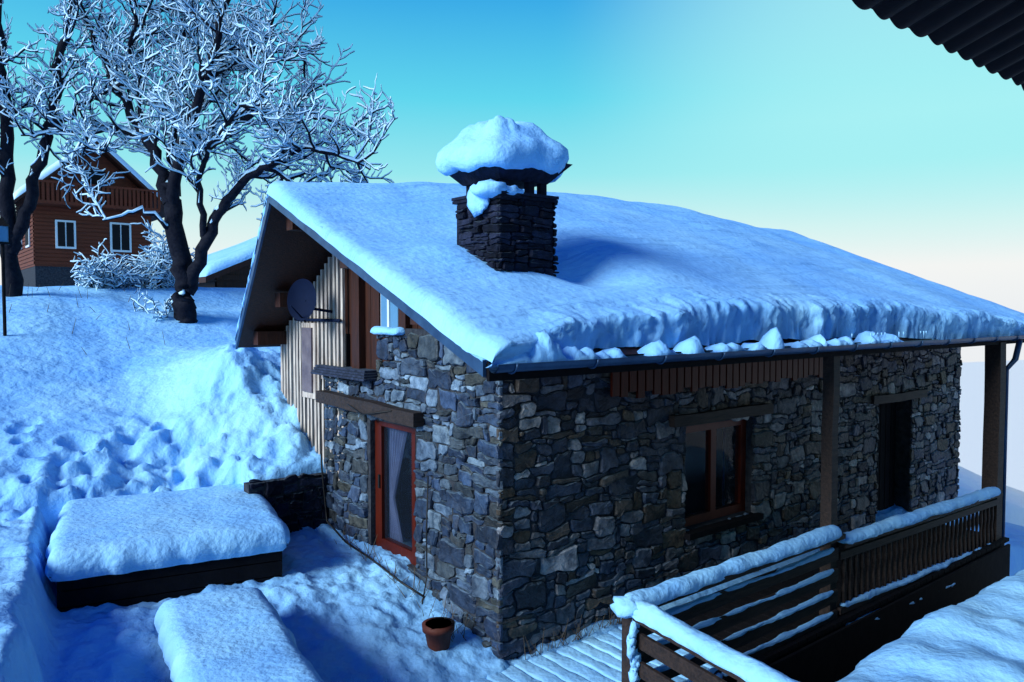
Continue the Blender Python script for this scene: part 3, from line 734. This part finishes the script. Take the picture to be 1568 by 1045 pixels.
# ---------------------------------------------------------------- background chalet & shed
def chalet(name, X, Y, W, L, z0, ze, zp, detail=True, ov=.9, matw=ORANGE):
    e = empty(name, (X + W / 2, Y + L / 2, z0)); m = MB()
    m.box(X, X + W, Y, Y + L, z0 - 3, z0 + (1.2 if detail else 0.01), 1)
    m.box(X - .02, X + W + .02, Y - .02, Y + L + .02, z0 + (1.2 if detail else .02), ze)
    st_ = len(m.v)
    for yy in (Y - .02, Y + L + .02): m.v += [(X - .02, yy, ze), (X + W + .02, yy, ze), (X + W / 2, yy, zp)]
    m.face([st_, st_ + 1, st_ + 2]); m.face([st_ + 5, st_ + 4, st_ + 3])
    k = z0 + 1.3 if detail else z0
    while k < ze:
        m.box(X - .06, X - .025, Y - .06, Y + L, k, k + .13); m.box(X - .06, X + W, Y - .06, Y - .025, k, k + .13); k += .19
    m.obj('walls', [matw, MORTAR], e)
    sl_ = (zp - ze) / (W / 2); m = MB(); s = MB(); o = ov
    for sg in (-1, 1):
        xe = X + W / 2 + sg * (W / 2 + o); a = Vector((xe, Y - o, ze - sl_ * o)); b = Vector((X + W / 2, Y - o, zp)); c_ = b + Vector((0, L + 2 * o, 0)); d_ = a + Vector((0, L + 2 * o, 0))
        t = Vector((0, 0, .14)); pp = [a, b, c_, d_] if sg < 0 else [b, a, d_, c_]
        m.hexa([q for q in pp] + [q + t for q in pp])
        P = []
        us_ = samples(1., .08, .1); vs_ = samples(L + 2 * o, .25, .6)
        for v in vs_:
            row = []
            for u in us_:
                q = a.lerp(b, u) + Vector((0, v, 0)); kk = math.sqrt(max(0, 1 - (1 - clamp(u / .1)) ** 2)) * math.sqrt(max(0, 1 - (1 - clamp(min(v, L + 2 * o - v) / .25)) ** 2))
                q.z += .145 + (.38 if detail else .25) * kk * (1 + .15 * N(q.x, q.y)); row.append(q)
            P.append(row)
        s.grid(P, 0, sg > 0)
    m.obj('roof', WOOD, e); s.obj('roof_snow', TSNOW if detail else SNOW, e, True)
    if detail:
        m = MB()
        def win(face, c, zc, w_, hh):
            if face == 'y':
                m.box(c - w_ / 2 - .1, c + w_ / 2 + .1, Y - .12, Y - .065, zc - hh / 2 - .1, zc + hh / 2 + .1, 0); m.box(c - w_ / 2, c - .03, Y - .14, Y - .125, zc - hh / 2, zc + hh / 2, 1); m.box(c + .03, c + w_ / 2, Y - .14, Y - .125, zc - hh / 2, zc + hh / 2, 1)
            else:
                m.box(X - .12, X - .065, c - w_ / 2 - .1, c + w_ / 2 + .1, zc - hh / 2 - .1, zc + hh / 2 + .1, 0); m.box(X - .14, X - .125, c - w_ / 2, c - .03, zc - hh / 2, zc + hh / 2, 1); m.box(X - .14, X - .125, c + .03, c + w_ / 2, zc - hh / 2, zc + hh / 2, 1)
        win('y', X + W * .25, z0 + 2.8, .7, 1.2); win('y', X + W * .72, z0 + 2.8, .8, 1.3); win('x', Y + L * .25, z0 + 3., 1., 1.4); win('x', Y + L * .7, z0 + 3., 1., 1.3)
        m.box(X + W * .5 - .5, X + W * .5 + .5, Y - .12, Y - .065, z0 + 4.3, z0 + 6.1, 2)
        m.obj('windows', [WHITE, INT, INT], e)
        m = MB(); zb = z0 + 4.3; m.box(X - .2, X + W + .2, Y - 1.1, Y - .07, zb - .15, zb); m.box(X - .2, X + W + .2, Y - 1.12, Y - 1.04, zb + .85, zb + .95)
        x = X - .2
        while x < X + W + .2: m.box(x, x + .12, Y - 1.1, Y - 1.06, zb, zb + .85); x += .2
        m.obj('balcony', ORANGE, e)
chalet('timber_chalet', 1.5, 38.6, 5.3, 6.2, 4.1, 9.0, 11.4)
chalet('timber_shed', 2.3, 14.5, 5.0, 3.0, 2.2, 4.0, 5.1, False, .4, WOOD)

le = empty('garden_lantern', (-2.8, 8.9, 3)); m = MB(); lx, ly = -2.80, 8.75; lz = H(lx, ly, False)
m.tube([(lx, ly, lz - .2), (lx, ly, 4.15)], .025, 8); m.box(lx - .09, lx + .09, ly - .09, ly + .09, 4.15, 4.18); m.box(lx - .075, lx + .075, ly - .075, ly + .075, 4.18, 4.42, 1)
for (a, b) in ((-1, -1), (1, -1), (1, 1), (-1, 1)): m.box(lx + a * .08 - .01, lx + a * .08 + .01, ly + b * .08 - .01, ly + b * .08 + .01, 4.18, 4.42)
m.tube([(lx, ly, 4.42), (lx, ly, 4.56)], [.13, .02], 4); m.obj('lantern', [DARK, MIRG], le)

# ---------------------------------------------------------------- light
w = bpy.data.worlds.new('World'); scene.world = w; w.use_nodes = True; nt = w.node_tree; L = nt.links
bg = nt.nodes['Background']; bg.inputs['Strength'].default_value = .1
sky = nt.nodes.new('ShaderNodeTexSky'); sky.sky_type = 'NISHITA'; sky.sun_disc = False
S = Vector((-.80, .02, .385)).normalized(); el = math.asin(S.z)
sky.sun_elevation = el; sky.sun_rotation = math.atan2(S.x, S.y)
tc = nt.nodes.new('ShaderNodeTexCoord'); sx = nt.nodes.new('ShaderNodeSeparateXYZ'); L.new(tc.outputs['Generated'], sx.inputs[0])
rp = nt.nodes.new('ShaderNodeValToRGB'); e = rp.color_ramp.elements
stops = [(0., (.86, .88, .90)), (.05, (.92, .92, .90)), (.10, (.70, .90, .88)), (.17, (.32, .82, .87)), (.26, (.12, .68, .86)), (.38, (.035, .38, .80)), (.5, (.002, .07, .50)), (1., (.001, .015, .22))]
e[0].position = 0; e[0].color = (*stops[0][1], 1); e[1].position = 1; e[1].color = (*stops[-1][1], 1)
for p, c in stops[1:-1]: q = e.new(p); q.color = (*c, 1)
L.new(sx.outputs['Z'], rp.inputs['Fac'])
vm = nt.nodes.new('ShaderNodeVectorMath'); vm.operation = 'DOT_PRODUCT'; L.new(tc.outputs['Generated'], vm.inputs[0]); vm.inputs[1].default_value = Vector((.93, .30, .26)).normalized()
mr = nt.nodes.new('ShaderNodeMapRange'); mr.interpolation_type = 'SMOOTHSTEP'; mr.inputs['From Min'].default_value = .87; mr.inputs['From Max'].default_value = 1.; mr.inputs['To Max'].default_value = .7; L.new(vm.outputs['Value'], mr.inputs['Value'])
mx = nt.nodes.new('ShaderNodeMix'); mx.data_type = 'RGBA'; L.new(rp.outputs[0], mx.inputs['A']); mx.inputs['B'].default_value = (.48, .95, .93, 1)
mz = nt.nodes.new('ShaderNodeMapRange'); mz.inputs['From Min'].default_value = .06; mz.inputs['From Max'].default_value = .22; L.new(sx.outputs['Z'], mz.inputs['Value'])
mu = nt.nodes.new('ShaderNodeMath'); mu.operation = 'MULTIPLY'; L.new(mr.outputs[0], mu.inputs[0]); L.new(mz.outputs[0], mu.inputs[1]); L.new(mu.outputs[0], mx.inputs['Factor'])
sc = nt.nodes.new('ShaderNodeVectorMath'); sc.operation = 'SCALE'; sc.inputs['Scale'].default_value = 9.8; L.new(mx.outputs['Result'], sc.inputs[0])
s2 = nt.nodes.new('ShaderNodeVectorMath'); s2.operation = 'MULTIPLY'; s2.inputs[1].default_value = (.0, .02, .03); L.new(sky.outputs[0], s2.inputs[0])
ad = nt.nodes.new('ShaderNodeVectorMath'); ad.operation = 'ADD'; L.new(sc.outputs[0], ad.inputs[0]); L.new(s2.outputs[0], ad.inputs[1])
L.new(ad.outputs[0], bg.inputs['Color'])
sun = bpy.data.lights.new('sun', 'SUN'); sun.energy = 4.8; sun.angle = math.radians(26); sun.color = (.88, .98, 1.)
so = bpy.data.objects.new('sun', sun); scene.collection.objects.link(so); so.rotation_euler = (-S).to_track_quat('-Z', 'Y').to_euler()

cam = bpy.data.cameras.new('camera'); cam.lens = 27.2; cam.sensor_width = 36; cam.clip_end = 8000; cam.clip_start = .05
co = bpy.data.objects.new('camera', cam); scene.collection.objects.link(co); co.location = (-4.217, -5.384, 3.14)
co.rotation_euler = (math.radians(90 - 2.27), 0, -math.asin(.629)); scene.camera = co
scene.view_settings.view_transform = 'Standard'; scene.view_settings.look = 'None'; scene.view_settings.exposure = 0
